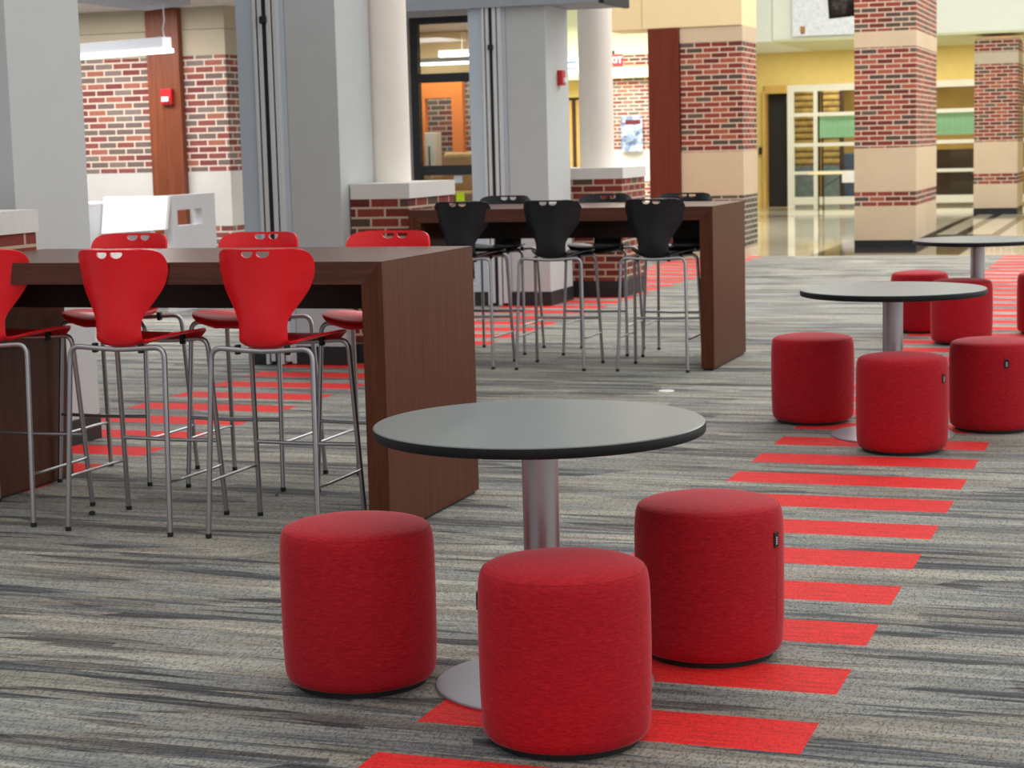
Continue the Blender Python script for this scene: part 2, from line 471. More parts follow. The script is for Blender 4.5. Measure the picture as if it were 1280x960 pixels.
b = new(); box(b, -7.50, -7.40, 19.975, 19.98, .86, .97); tag(obj('paper_note', b, 'neon'), 'neon yellow green paper taped low on the black framed window', 'note')
b = new(); box(b, -7.52, -7.42, 19.975, 19.98, 1.08, 1.16); tag(obj('paper_note', b, 'paper'), 'pale blue paper taped above the neon note on the window', 'note')
# orange wall with doorway
b = new()
box(b, -12, -8.80, 22.4, 22.5, 0, 2.31); box(b, -8.80, -8.44, 22.4, 22.5, 2.10, 2.31); box(b, -8.44, -8.29, 22.4, 22.5, 0, 2.31)
struct('wall_inner', b, 'orange')
b = new(); box(b, -8.72, -8.57, 22.15, 22.36, 0, 1.67, .01); ob = obj('tall_cabinet', b, 'stone_pale'); tag(ob, 'narrow white cabinet standing in front of the orange wall behind the window', 'cabinet')
b = new(); box(b, -8.665, -8.65, 22.135, 22.15, .5, 1.5); obj('handle', b, 'black', ob)
t = thing('lounge_armchair', 'tan upholstered armchair seen through the black framed window', 'armchair', (-7.93, 21.6, 0))
b = new(); box(b, -.38, .38, -.35, .3, 0, .95, .05, 3); obj('seat', b, 'tan', t)
b = new(); box(b, -.38, .38, .05, .32, .9, 1.42, .06, 3); obj('backrest', b, 'tan', t)
b = new(); box(b, -.5, -.36, -.36, .3, 0, 1.18, .05, 3); obj('armrest', b, 'tan', t)
b = new(); box(b, .36, .5, -.36, .3, 0, 1.18, .05, 3); obj('armrest', b, 'tan', t)
for i, (z, y, x0, x1, lb) in enumerate(((2.46, 21.2, -8.85, -7.5, 'lower glowing strip behind the window, added for a strip light reflection'), (2.62, 22.6, -8.65, -7.5, 'upper shorter glowing strip behind the window, added for a strip light reflection'))):
    t = thing('reflection_strip', lb, 'lamp', (0, 0, 0), 0)  # glowing strip added to stand for a strip light's reflection
    b = new(); box(b, x0, x1, y - .05, y + .05, z + .03, z + .08); obj('housing', b, 'white', t)
    b = new(); box(b, x0, x1, y - .045, y + .045, z - .0, z + .03); obj('diffuser', b, 'lamp', t)
    for xx in (x0 + .3, x1 - .3):
        b = new(); tube(b, [(xx, y, z + .08), (xx, y, 2.97)], .004, 6); obj('hanger', b, 'white', t)

# far wall with poster, beyond the round columns
b = new(); box(b, -9.75, -7.3, 33, 33.3, 0, .78); struct('wall_back', b, 'brick_light')
b = new(); box(b, -9.75, -7.3, 32.98, 33.3, .78, 1.34); struct('wall_back', b, 'stone_pale')
b = new(); box(b, -9.75, -7.3, 33, 33.3, 1.34, 2.63); struct('wall_back', b, 'brick_light')
b = new(); box(b, -13, -7.3, 32.8, 33.3, 2.63, 2.84); struct('wall_back', b, 'cream_green')
b = new(); box(b, -9.7, -7.3, 32.78, 33.3, 2.84, 3.03); struct('wall_back', b, 'brick')
b = new(); box(b, -13, -7.3, 32.8, 33.3, 3.03, 4.2); struct('wall_back', b, 'cream_green')
b = new(); box(b, -13, -9.7, 32.81, 33.3, 2.84, 3.03); struct('wall_back', b, 'cream_green')
b = new(); box(b, -13, -9.75, 33.4, 33.7, 2.33, 2.63); struct('wall_back', b, 'yellow')
t = thing('locker_bank', 'dark lockers with yellow edges seen between grey post and round column', 'lockers', (0, 0, 0))
b = new(); box(b, -12.5, -9.8, 33.5, 33.9, 0, 2.32); obj('carcass', b, 'dark_brown', t)
for k in range(14):
    b = new(); box(b, -12.2 + k * .17, -12.11 + k * .17, 33.47, 33.5, .05, 2.28); obj('door', b, 'warm_wall', t)

# curved poster board
t = thing('notice_board', 'bluish curved notice board with dark red heading on the pale brick wall', 'notice board', (-8.95, 32.9, 0))
b = new(); n = 12; W = .2
fr = [((-W + 2 * W * i / n), -.05 * (1 - ((2 * i / n) - 1) ** 2)) for i in range(n + 1)]
def curved(bm, z0, z1, off, x0=0, x1=12):
    a = [bm.verts.new((fr[i][0], fr[i][1] - off, z0)) for i in range(x0, x1 + 1)]; c = [bm.verts.new((fr[i][0], fr[i][1] - off, z1)) for i in range(x0, x1 + 1)]
    d = [bm.verts.new((fr[i][0], fr[i][1] - off + .02, z0)) for i in range(x0, x1 + 1)]; e = [bm.verts.new((fr[i][0], fr[i][1] - off + .02, z1)) for i in range(x0, x1 + 1)]
    m = len(a)
    for i in range(m - 1):
        bm.faces.new((a[i], a[i + 1], c[i + 1], c[i])); bm.faces.new((d[i + 1], d[i], e[i], e[i + 1]))
        bm.faces.new((c[i], c[i + 1], e[i + 1], e[i])); bm.faces.new((d[i], d[i + 1], a[i + 1], a[i]))
    bm.faces.new((a[0], c[0], e[0], d[0])); bm.faces.new((a[-1], d[-1], e[-1], c[-1]))
curved(b, 1.32, 1.95, 0); obj('board', b, 'poster', t)
b = new(); curved(b, 1.80, 1.88, .006, 3, 11); obj('heading', b, 'dark_red', t)
for x, z in ((-.13, 1.86), (-.15, 1.7), (-.15, 1.62), (.15, 1.78), (.15, 1.52), (.05, 1.62)):
    b = new(); lathe(b, [(0, z - .022), (.02, z - .012), (.022, z), (.02, z + .012), (0, z + .022)], 10, x, -.045 + abs(x) * .15); obj('white_disc', b, 'white', t)

# exit sign, hung from the ceiling beyond the column
t = thing('exit_sign', 'red lit exit sign hanging beside the right round column', 'sign', (-8.90, 31.6, 2.89), .45)
b = new(); box(b, -.17, .17, -.02, .02, -.11, .11, .01); obj('housing', b, 'black', t)
b = new(); box(b, -.155, .155, -.026, -.02, -.095, .095); obj('face', b, 'exit_red', t)
b = new(); tube(b, [(0, 0, .11), (0, 0, .17)], .025, 8); obj('mount', b, 'black', t)
cu = bpy.data.curves.new('lettering', 'FONT'); cu.body = 'EXIT'; cu.size = .15; cu.align_x = 'CENTER'; cu.align_y = 'CENTER'; cu.extrude = .002
tmp_ = bpy.data.objects.new('tmp_text', cu); me_ = bpy.data.meshes.new_from_object(tmp_); bpy.data.objects.remove(tmp_)
to = bpy.data.objects.new('lettering', me_); C.objects.link(to); to.parent = t; to.location = (0, -.029, 0); to.rotation_euler = (PI / 2, 0, 0); me_.materials.clear(); me_.materials.append(M['white'])
# white notice seen left of the column
t = thing('hanging_sign', 'white sign with two dark lines of lettering between post and round column', 'sign', (-9.78, 32.2, 2.86))
b = new(); box(b, -.26, .1, -.01, .01, -.14, .14); obj('panel', b, 'white', t)
b = new(); box(b, -.2, .05, -.014, -.01, .03, .075); box(b, -.12, .05, -.014, -.01, -.07, -.035); obj('lettering', b, 'navy', t)

# ------------------------------------------------------------------ brick pillars
def pillar(label, x0, x1, y0, y1, levels, top=None):
    t = thing('brick_pillar', label, 'pillar', ((x0 + x1) / 2, (y0 + y1) / 2, 0))
    cx, cy = (x0 + x1) / 2, (y0 + y1) / 2
    for z0, z1, mt, nm in levels:
        b = new(); e = .004 if 'stone' in nm or 'base' in nm else 0
        box(b, x0 - e - cx, x1 + e - cx, y0 - e - cy, y1 + e - cy, z0, z1); obj(nm, b, mt, t)
    return t
ST = [(0, .09, 'black_base', 'base'), (.09, .55, 'stone', 'stone_band'), (.55, .74, 'brick', 'brick_course'), (.74, 1.325, 'stone', 'stone_band'),
      (1.325, 2.66, 'brick', 'brick_shaft'), (2.66, 2.87, 'stone', 'stone_band'), (2.87, 4.3, 'brick', 'brick_shaft')]
pillar('tall square brick pillar with limestone bands at the carpet edge, right of centre', -3.86, -3.045, 25.6, 28.05, ST)
pillar('brick pillar with limestone bands furthest back at the right edge', -3.22, -2.44, 36.0, 37.6, [(0, .1, 'black_base', 'base')] + ST[1:5] + [(2.66, 2.75, 'brick', 'brick_course'), (2.75, 2.96, 'stone_tan', 'stone_band'), (2.96, 3.2, 'brick', 'brick_shaft')])
pillar('brick pillar with limestone bands behind the black stools and cherry panel', -5.70, -4.91, 23.35, 24.22,
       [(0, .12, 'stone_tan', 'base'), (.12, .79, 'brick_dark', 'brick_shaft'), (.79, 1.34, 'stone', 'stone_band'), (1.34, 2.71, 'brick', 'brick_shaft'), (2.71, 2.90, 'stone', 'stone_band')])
b = new(); box(b, -6.11, -5.71, 23.3, 24.0, 0, 2.895, .006)
tag(obj('wood_pilaster', b, 'cherry_deep'), 'dark cherry wood pilaster left of the brick pillar behind the black stools', 'pilaster')
b = new(); box(b, -6.7, -4.91, 23.33, 24.24, 2.902, 4.3); struct('wall_upper', b, 'cream')
b = new(); box(b, -6.19, -6.183, 23.325, 23.33, 2.902, 4.3); struct('trim_2', b, 'stone_tan')

# ------------------------------------------------------------------ mint bulkhead, far wall and storefront
b = new(); box(b, -6.95, 8, 35.85, 40.3, 3.34, 6); struct('wall_far', b, 'mint')
b = new(); box(b, -13, -6.96, 35.5, 40.3, 3.30, 6); struct('wall_far', b, 'mint')
b = new(); box(b, -6.95, 8, 35.82, 40.29, 3.30, 3.34); struct('trim_3', b, 'cream_green')
b = new(); box(b, -13, 8, 40.3, 40.6, 2.6, 3.31); struct('wall_far', b, 'yellow')
b = new(); box(b, -13, -8.03, 40.3, 40.6, 0, 2.6); struct('wall_far', b, 'yellow')
b = new(); box(b, -2.2, 8, 40.3, 40.6, 0, 2.6); struct('wall_far', b, 'yellow')
b = new(); box(b, -4.12, -4.10, 35.84, 35.85, 3.36, 6); struct('trim_4', b, 'cream_green')
t = thing('banner', 'white speckled banner with small gold emblem hung on the mint wall', 'banner', (-5.9, 35.8, 0))
b = new(); box(b, -.66, .7, -.01, .01, 3.39, 5.2); obj('cloth', b, 'banner', t)
b = new(); box(b, -.51, -.42, -.016, -.01, 3.46, 3.57); obj('emblem', b, 'gold', t)
b = new(); box(b, -.50, -.43, -.018, -.01, 3.43, 3.455); obj('emblem_ribbon', b, 'piping', t)
# open dark doorway
t = thing('door_1', '', ''); del t['label'], t['category']; t['kind'] = 'structure'
b = new(); box(b, -8.03, -7.97, 40.2, 40.35, 0, 2.5); box(b, -7.97, -7.5, 40.2, 40.35, 2.44, 2.6); obj('door_frame', b, 'warm_wall', t)
b = new(); box(b, -7.96, -7.52, 40.5, 40.55, 0.01, 2.44); obj('doorway_shade', b, 'black', t)  # black sheet put in for the shade inside the open doorway
b = new(); box(b, -8.12, -8.06, 40.24, 40.29, 1.15, 1.3); tag(obj('door_control', b, 'black'), 'small black push plate on the yellow wall left of the dark doorway', 'switch')
# storefront
t = thing('window_2', '', ''); del t['label'], t['category']; t['kind'] = 'structure'
b = new()
zr = [(0.06, .22), (.70, .77), (1.29, 1.37), (1.93, 2.01), (2.46, 2.60)]
mull = [(-7.5, -7.36), (-6.94, -6.86), (-5.35, -5.27), (-4.62, -4.54), (-3.36, -3.28), (-2.3, -2.2)]
for a, c in mull: box(b, a, c, 40.25, 40.35, 0, 2.6)
for z0, z1 in zr:
    for (a0, a1), (c0, c1) in zip(mull, mull[1:]): box(b, a1, c0, 40.255, 40.345, z0, z1)
obj('window_frame', b, 'frame_white', t)
b = new(); box(b, -7.36, -2.3, 40.297, 40.303, .22, 2.46); obj('window_pane', b, 'glass', t)
b = new(); box(b, -6.84, -2.4, 40.42, 40.45, 1.47, 1.93)
tag(obj('green_valance', b, 'green'), 'pale green pleated paper strip hung behind the far storefront glass', 'valance')
# room behind the storefront
b = new(); box(b, -9, -1, 45.2, 45.4, 0, 3); struct('wall_behind', b, 'warm_wall')
b = new(); box(b, -9, -1, 40.7, 45.2, 2.9, 3.0); struct('ceiling', b, 'dark_brown')
def shelf_unit(label, x0, x1, y, h, mt='trays'):
    t = thing('shelf_unit', label, 'shelves', ((x0 + x1) / 2, y, 0), 0, 'shelves behind the storefront')
    w2 = (x1 - x0) / 2
    b = new(); box(b, -w2, -w2 + .04, -.2, .2, 0, h); box(b, w2 - .04, w2, -.2, .2, 0, h); obj('upright', b, 'dark_brown', t)
    b = new(); box(b, -w2 + .04, w2 - .04, -.18, .2, .86, h - .05); obj('stacked_trays', b, mt, t)
    b = new(); box(b, -w2 + .04, w2 - .04, -.2, .2, 0, .85); obj('floor_reflection', b, 'blue_grey', t)  # blue-grey block painted for the reflection off the interior floor
shelf_unit('amber shelf stack behind the leftmost column of storefront panes', -7.85, -7.3, 43.0, 2.75)
shelf_unit('amber shelf stack behind the second column of storefront panes', -7.2, -6.75, 43.0, 2.7)
b = new(); box(b, -6.9, -5.6, 43.2, 43.8, 0, 1.1, .01); tag(obj('blue_cabinet', b, 'navy'), 'dark blue cabinet inside the far storefront behind the folding table', 'cabinet')
b = new(); box(b, -4.9, -3.4, 42.8, 43.4, 0, 1.15, .01); tag(obj('dark_counter', b, 'dark_brown'), 'dark brown counter inside the storefront between the two right pillars', 'counter')

# folding table in front of the storefront
t = thing('folding_table', 'cream topped folding table with dark legs in front of the far storefront', 'table', (-5.75, 38.4, 0))
b = new(); box(b, -.93, .93, -.38, .38, .735, .765, .008); obj('tabletop', b, 'cream', t)
for s in (-1, 1):
    for y in (-.3, .3):
        b = new(); tube(b, [(s * .72, y, .735), (s * .72, y, .0)], .014, 8); obj('leg', b, 'steel_dark', t)
    b = new(); tube(b, [(s * .72, -.3, .1), (s * .72, .3, .1)], .012, 8); obj('crossbar', b, 'steel_dark', t)
    b = new(); tube(b, [(s * .72, 0, .45), (s * .25, 0, .73)], .011, 8); obj('brace', b, 'steel_dark', t)
b = new(); box(b, -5.98, -5.55, 37.99, 38.02, .57, .77); box(b, -5.98, -5.55, 37.99, 38.3, .768, .776)
tag(obj('white_cloth', b, 'white'), 'small white cloth hanging over the front edge of the far folding table', 'cloth')

# hanging television beside the pillar
t = thing('television', 'dark television mounted high on the left side of the tall brick pillar', 'television', (-4.05, 26.3, 3.42), math.radians(14))
b = new(); box(b, -.28, .24, -.03, .03, -.30, .42, .01); o_ = obj('casing', b, 'black', t); o_.rotation_euler = (.2, -.08, 0)
b = new(); box(b, -.24, .21, -.037, -.03, -.25, .39); o_ = obj('screen', b, 'screen', t); o_.rotation_euler = (.2, -.08, 0)
b = new(); tube(b, [(.05, .03, .05), (.19, .14, .05)], .025, 8); obj('bracket', b, 'black', t)

# ------------------------------------------------------------------ grey posts with folding partitions
def post(label, plabel, yn, yf, ztop=3.4):
    t = thing('grey_post', label, 'post', (-5.30, yn, 0))
    L = [( -.38, 0, 0, yf - yn)]
    b = new(); box(b, -.38, 0, 0, yf - yn, .13, ztop, .003); obj('shaft', b, 'grey', t)
    b = new(); box(b, -.385, .006, -.006, yf - yn, 0, .13, .002); obj('base', b, 'black_base', t)
    b = new(); box(b, -.74, -.605, -.02, yf - yn, .13, ztop, .003); obj('side_panel', b, 'panel_grey', t)
    b = new(); box(b, -.745, -.60, -.026, yf - yn, 0, .13, .002); obj('base', b, 'black_base', t)
    p = thing('folding_partition', plabel, 'partition', (-5.30, yn, 0))
    for x0, x1, y0, z0 in ((-.598, -.575, -.05, .0), (-.565, -.532, -.04, .02), (-.495, -.462, -.05, .0), (-.452, -.415, -.04, .02)):
        b = new(); box(b, x0, x1, y0, yf - yn - .1, z0 + .005, ztop, .003); obj('panel', b, 'alu', p)
    b = new(); box(b, -.575, -.565, -.035, .3, .02, ztop); box(b, -.462, -.452, -.035, .3, .02, ztop); box(b, -.532, -.495, -.035, .3, .01, ztop); obj('gap_shade', b, 'black', p)  # black strips paint the shade in the gaps between panels
    b = new(); box(b, -.415, -.382, -.01, .3, .01, ztop); obj('jamb', b, 'panel_grey', p)
    b = new(); box(b, -.540, -.487, -.065, -.036, 2.36, 2.41, .006); obj('latch', b, 'black', p)
    return t
post('broad grey post at the left edge behind the red stools', 'folded partition panels left of the nearest grey post, at the left frame edge', 7.96, 8.63)
post('grey post left of the left round column, behind the red stools', 'folded partition panels with dark gap beside the middle grey post', 11.87, 12.45)
post('grey post with red alarm behind the black stools', 'folded partition panels with dark gap left of the grey post carrying the alarm', 16.54, 17.24)

# header beam over the third post
b = new(); box(b, -6.95, -4.76, 16.46, 17.3, 2.745, 3.5); struct('trim_5', b, 'soffit')
b = new(); box(b, -4.76, -4.71, 16.45, 17.31, 2.735, 3.5); struct('trim_6', b, 'black')

def pedestal(label, poly, base=.14):
    t = thing('brick_pedestal', label, 'pedestal', (poly[0][0], poly[0][1], 0))
    ox, oy = poly[0]
    P = [(x - ox, y - oy) for x, y in poly]
    cx = sum(p[0] for p in P) / len(P); cy = sum(p[1] for p in P) / len(P)
    b = new(); prism(b, P, base, 1.145); o = obj('brick_body', b, 'brick_ped', t)
    b = new(); prism(b, P, 0, base); obj('base', b, 'black_base', t)
    b = new(); prism(b, [(x + (.012 if x > cx + .1 else 0), y + (-.0 if y < cy else .012)) for x, y in P], 1.145, 1.25); obj('stone_cap', b, 'cap', t)
    return t
pedestal('low brick pedestal with white cap at the left edge behind the long table', [(-5.72, 6.72), (-4.96, 6.72), (-4.96, 7.60), (-5.72, 7.60)])
pedestal('brick pedestal with white cap carrying the left round column', [(-5.29, 12.0), (-4.86, 12.0), (-4.86, 12.88), (-5.70, 12.88), (-5.70, 12.46), (-5.29, 12.46)])
pedestal('brick pedestal with white cap carrying the right round column', [(-5.72, 17.47), (-4.86, 17.47), (-4.86, 18.33), (-5.72, 18.33)], .16)
for (x, y, r, lb) in ((-5.265, 12.635, .166, 'off-white round column on the left brick pedestal, beside the middle grey post'), (-5.225, 17.9, .168, 'off-white round column on the right brick pedestal, under the grey header')):
    b = new(); lathe(b, [(r, 1.25), (r, 3.6)], 48)
    o = obj('round_column', b, 'column', loc=(x, y, 0)); smooth_angle(o); tag(o, lb, 'column')

def alarm(loc, rot, label, s=1.0):
    t = thing('fire_alarm', label, 'alarm', loc, rot)
    b = new(); box(b, -.055 * s, .055 * s, -.05 * s, 0, -.07 * s, .07 * s, .006); obj('housing', b, 'red_alarm', t)
    b = new(); box(b, -.035 * s, .035 * s, -.075 * s, -.05 * s, -.045 * s, .0, .006); obj('strobe', b, 'clear_white', t)
alarm((-9.625, 17.31, 2.07), 0, 'red fire alarm with white strobe on the cherry pilaster at left', 1.15)
alarm((-5.30, 16.93, 2.1), PI / 2, 'red fire alarm on the grey post behind the black stools')

# ------------------------------------------------------------------ pendant lamp at left
t = thing('pendant_lamp', 'white linear pendant lamp hanging in front of the left brick wall', 'lamp', (-7.62, 13.72, 2.305), math.atan2(-.41, 1.15))
b = new(); box(b, -1.9, 0, -.05, .05, .035, .125, .004); obj('housing', b, 'lamp_body', t)
b = new(); box(b, -1.9, .015, -.06, .06, 0, .035, .006); obj('diffuser', b, 'lamp', t)
b = new(); tube(b, fillet([(-.03, 0, .125), (-.045, 0, .2), (-.02, 0, .25), (-.03, 0, .44)], .03), .006, 8); obj('cord', b, 'white', t)
b = new(); tube(b, [(-1.6, 0, .125), (-1.6, 0, .44)], .006, 8); obj('cord', b, 'white', t)

# ------------------------------------------------------------------ white reception desk
t = thing('reception_desk', 'white and grey reception desk with a square opening in front of the left brick wall', 'desk', (0, 0, 0))
def holed(bm, x0, x1, y0, y1, z0, z1, hy0, hy1, hz0, hz1):
    box(bm, x0, x1, y0, hy0, z0, z1); box(bm, x0, x1, hy1, y1, z0, z1)
    box(bm, x0, x1, hy0, hy1, z0, hz0); box(bm, x0, x1, hy0, hy1, hz1, z1)
b = new(); holed(b, -8.84, -8.75, 15.70, 16.56, 0, 1.10, 15.80, 16.29, .81, .96); obj('end_panel', b, 'desk', t)
b = new(); vs = []
box(b, -9.42, -9.005, 15.72, 15.78, 0, 1.07)
obj('modesty_panel', b, 'desk', t)
b = new()   # bright tilted counter front
q = [(-9.44, 15.56, .755), (-8.752, 15.56, .79), (-8.752, 15.64, 1.10), (-9.44, 15.64, 1.10)]
f0 = [b.verts.new(p) for p in q]; f1 = [b.verts.new((x, y + .05, z)) for x, y, z in q]
b.faces.new(f0); b.faces.new(f1[::-1])
for i in range(4): b.faces.new((f0[i], f1[i], f1[(i + 1) % 4], f0[(i + 1) % 4]))
bmesh.ops.recalc_face_normals(b, faces=b.faces[:]); obj('sloped_front', b, 'white', t)
b = new(); box(b, -10.3, -9.45, 14.6, 15.66, 0, 1.03, .004); obj('side_cabinet', b, 'desk', t)
b = new(); box(b, -10.3, -9.445, 14.58, 15.67, 1.03, 1.055, .004); obj('worktop', b, 'white', t)

# ------------------------------------------------------------------ bar tables
def bar_table(label, xr, yf, Ln=2.1117, W=.998, H=1.068, T=.087):
    t = thing('bar_table', label, 'table', (xr - Ln / 2, yf + W / 2, 0), 0, 'long walnut bar tables')
    h = Ln / 2; w = W / 2
    def slab(poly):            # polygon in x-z, swept across the table
        bm = new(); a_ = [bm.verts.new((x, -w, z)) for x, z in poly]; c_ = [bm.verts.new((x, w, z)) for x, z in poly]
        bm.faces.new(a_); bm.faces.new(c_[::-1])
        for i in range(len(poly)): bm.faces.new((a_[i], c_[i], c_[(i + 1) % len(poly)], a_[(i + 1) % len(poly)]))
        bmesh.ops.recalc_face_normals(bm, faces=bm.faces[:]); return bm
    obj('tabletop', slab([(-h + T, H - T), (h - T, H - T), (h - .0004, H), (-h + .0004, H)]), 'wood_x', t)
    for s in (-1, 1):
        pl = obj('end_panel', slab([(s * h, .012), (s * h, H), (s * (h - T), H - T - .0004), (s * (h - T), .012)]), 'wood', t)
        x0, x1 = (h - T, h) if s > 0 else (-h, -h + T)
        b = new(); box(b, x0 + .012, x1 - .012, -w + .02, w - .02, 0, .012); obj('glide', b, 'black', pl)
    b = new(); box(b, -h + T, h - T, -.03, .03, .845, H - T - .0005); obj('centre_beam', b, 'wood_shaded', t)
    return t
TA = bar_table('long walnut bar table with red stools in the left foreground', -2.763, 6.538)
TB = bar_table('long walnut bar table with black stools, behind the red stool table', -2.704, 11.89)

# ------------------------------------------------------------------ stools
ROWS = [  # half width, y centre, z centre, edge dy, edge dz
    (.110, .236, .722, -.035, .012), (.160, .234, .732, -.034, .014), (.188, .222, .747, -.028, .016), (.203, .195, .759, -.015, .017), (.213, .150, .764, -.004, .018),
    (.212, .090, .762, 0, .022), (.193, .030, .756, 0, .026), (.164, -.030, .749, 0, .028), (.140, -.078, .744, .004, .026), (.121, -.115, .741, .010, .024),
    (.109, -.145, .742, .018, .022), (.103, -.166, .750, .026, .016), (.102, -.180, .770, .034, .008), (.1005, -.187, .802, .041, .0),
    (.102, -.189, .836, .044, 0), (.113, -.189, .866, .052, 0), (.132, -.188, .896, .064, 0), (.155, -.187, .930, .077, 0), (.177, -.187, .966, .089, 0),
    (.191, -.188, 1.002, .098, 0), (.199, -.190, 1.036, .101, 0), (.200, -.192, 1.066, .099, 0), (.196, -.194, 1.088, .092, 0), (.188, -.195, 1.104, .082, 0),
    (.174, -.196, 1.115, .069, 0), (.152, -.1965, 1.1215, .052, 0), (.122, -.197, 1.1240, .034, 0)]
def catmull(rows, k=3):
    out = []
    n = len(rows)
    for i in range(n - 1):
        p0, p1, p2, p3 = rows[max(i - 1, 0)], rows[i], rows[i + 1], rows[min(i + 2, n - 1)]
        for s in range(k):
            u = s / k
            out.append(tuple(.5 * (2 * b_ + (c_ - a_) * u + (2 * a_ - 5 * b_ + 4 * c_ - d_) * u * u + (3 * b_ - a_ - 3 * c_ + d_) * u ** 3) for a_, b_, c_, d_ in zip(p0, p1, p2, p3)))
    out.append(rows[-1]); return out
def shell_mesh():
    rows = catmull(ROWS, 3); nu = 28; th = .0085
    P = []
    for hw, y, z, dy, dz in rows:
        r = []
        for i in range(nu + 1):
            u = -1 + 2 * i / nu
            r.append(Vector((hw * u, y + dy * u * u, z + dz * u * u * abs(u))))
        P.append(r)
    m = len(P)
    N = [[None] * (nu + 1) for _ in range(m)]
    for j in range(m):
        for i in range(nu + 1):
            a = P[min(j + 1, m - 1)][i] - P[max(j - 1, 0)][i]; c = P[j][min(i + 1, nu)] - P[j][max(i - 1, 0)]
            N[j][i] = a.cross(c).normalized()
    bm = new()
    A = [[bm.verts.new(P[j][i] + N[j][i] * th / 2) for i in range(nu + 1)] for j in range(m)]
    B = [[bm.verts.new(P[j][i] - N[j][i] * th / 2) for i in range(nu + 1)] for j in range(m)]
    for j in range(m - 1):
        for i in range(nu):
            bm.faces.new((A[j][i], A[j][i + 1], A[j + 1][i + 1], A[j + 1][i]))
            bm.faces.new((B[j][i], B[j + 1][i], B[j + 1][i + 1], B[j][i + 1]))
    for j in range(m - 1):
        bm.faces.new((A[j][0], A[j + 1][0], B[j + 1][0], B[j][0])); bm.faces.new((A[j][nu], B[j][nu], B[j + 1][nu], A[j + 1][nu]))
    for i in range(nu):
        bm.faces.new((A[0][i], B[0][i], B[0][i + 1], A[0][i + 1])); bm.faces.new((A[m - 1][i], A[m - 1][i + 1], B[m - 1][i + 1], B[m - 1][i]))
    bmesh.ops.recalc_face_normals(bm, faces=bm.faces[:])
    o = obj('tmp_shell', bm, 'red_plastic')
    # the two D-shaped grip holes
    cb = new()
    for s in (-1, 1):
        pts = []
        w, top, dep = .0270, 1.1140, .0245
        cx = s * .0335
        for k in range(9):
            a = PI + PI * k / 8
            pts.append((cx + w * math.cos(a), top - .004 + (dep - .004) * math.sin(a)))
        pts += [(cx + w * .9, top), (cx - w * .9, top)]
        f = [cb.verts.new((x, -.3, z)) for x, z in pts]; g = [cb.verts.new((x, 0.0, z)) for x, z in pts]
        cb.faces.new(f); cb.faces.new(g[::-1])
        for k in range(len(pts)): cb.faces.new((f[k], g[k], g[(k + 1) % len(pts)], f[(k + 1) % len(pts)]))
    bmesh.ops.recalc_face_normals(cb, faces=cb.faces[:])
    cut = obj('tmp_cut', cb, 'red_plastic')
    md = o.modifiers.new('b', 'BOOLEAN'); md.object = cut; md.operation = 'DIFFERENCE'; md.solver = 'EXACT'
    bpy.context.view_layer.update()
    me = bpy.data.meshes.new_from_object(o.evaluated_get(bpy.context.evaluated_depsgraph_get()))
    bpy.data.objects.remove(o); bpy.data.objects.remove(cut)
    me.name = 'seat_shell'
    for p in me.polygons: p.use_smooth = True
    me.set_sharp_from_angle(angle=math.radians(50))
    return me
SHELL = shell_mesh()
SHELLS = {}
def make_stool(label, colour, group):
    t = thing('bar_stool', label, 'stool', (0, 0, 0), 0, group)
    me = SHELL.copy(); me.materials.clear(); me.materials.append(M[colour + '_plastic'])
    o = bpy.data.objects.new('seat_shell', me); C.objects.link(o); o.parent = t
    r = .0105
    for sy in (-1, 1):
        zt = .742 if sy < 0 else .744
        yt = -.17 if sy < 0 else .165
        for sx in (-1, 1):
            foot = (sx * .235, sy * .225, .008); knee = (sx * .215, yt, zt); mid = (sx * .12, yt, zt - .006)
            bm = new(); tube(bm, fillet([foot, knee, mid], .06, 7), r, 12)
            lg = obj('leg', bm, 'chrome', t, smooth=True); smooth_angle(lg, 50)
            bm = new(); lathe(bm, [(.0122, 0), (.0122, .012), (.0108, .018)], 14, foot[0], foot[1]); obj('foot_cap', bm, 'black', lg)
        bm = new(); tube(bm, [(-.125, yt, zt - .0058), (-.06, yt, zt - .010), (0, yt, zt - .012), (.06, yt, zt - .010), (.125, yt, zt - .0058)], r, 12)
        smooth_angle(obj('seat_rail', bm, 'chrome', t), 50)
        for sx in (-1, 1):
            bm = new(); box(bm, sx * .105 - .009, sx * .105 + .009, yt - .004 if sy < 0 else yt - .02, yt + .02 if sy < 0 else yt + .004, zt - .026, zt + .012, .003); obj('seat_mount', bm, 'black', t)
    def on_leg(sx, sy, z):
        f = Vector((sx * .235, sy * .225, .008)); k = Vector((sx * .215, -.17 if sy < 0 else .165, .743))
        return f + (k - f) * ((z - .008) / (.735))
    a, c = on_leg(-1, 1, .315), on_leg(1, 1, .315)
    bm = new(); tube(bm, [a, (a + c) / 2 + Vector((0, .004, -.004)), c], .0085, 10); smooth_angle(obj('foot_rail', bm, 'chrome', t), 50)
    for sx in (-1, 1):
        a, c = on_leg(sx, -1, .215), on_leg(sx, 1, .215)
        inn = Vector((sx * .014, 0, 0))
        bm = new(); tube(bm, fillet([a, a + Vector((0, .05, 0)) + inn, c - Vector((0, .05, 0)) + inn, c], .03, 4), .0065, 10); smooth_angle(obj('side_rail', bm, 'chrome', t), 50)
    return t
gr, gb = 'red bar stools', 'black bar stools'
red = make_stool('red moulded bar stool nearest the camera, third from left on the near side', 'red', gr)
red.location = (-3.242, 6.63, 0)
dup(red, (-3.870, 6.63, 0), -.03, 'red moulded bar stool in the middle of the near side of the front table', gr)
dup(red, (-4.535, 6.68, 0), 0, 'red bar stool cut by the left photo edge, near side of the front table', gr)
dup(red, (-4.53, 7.61, 0), PI, 'red bar stool across the front table, leftmost on the far side', gr)
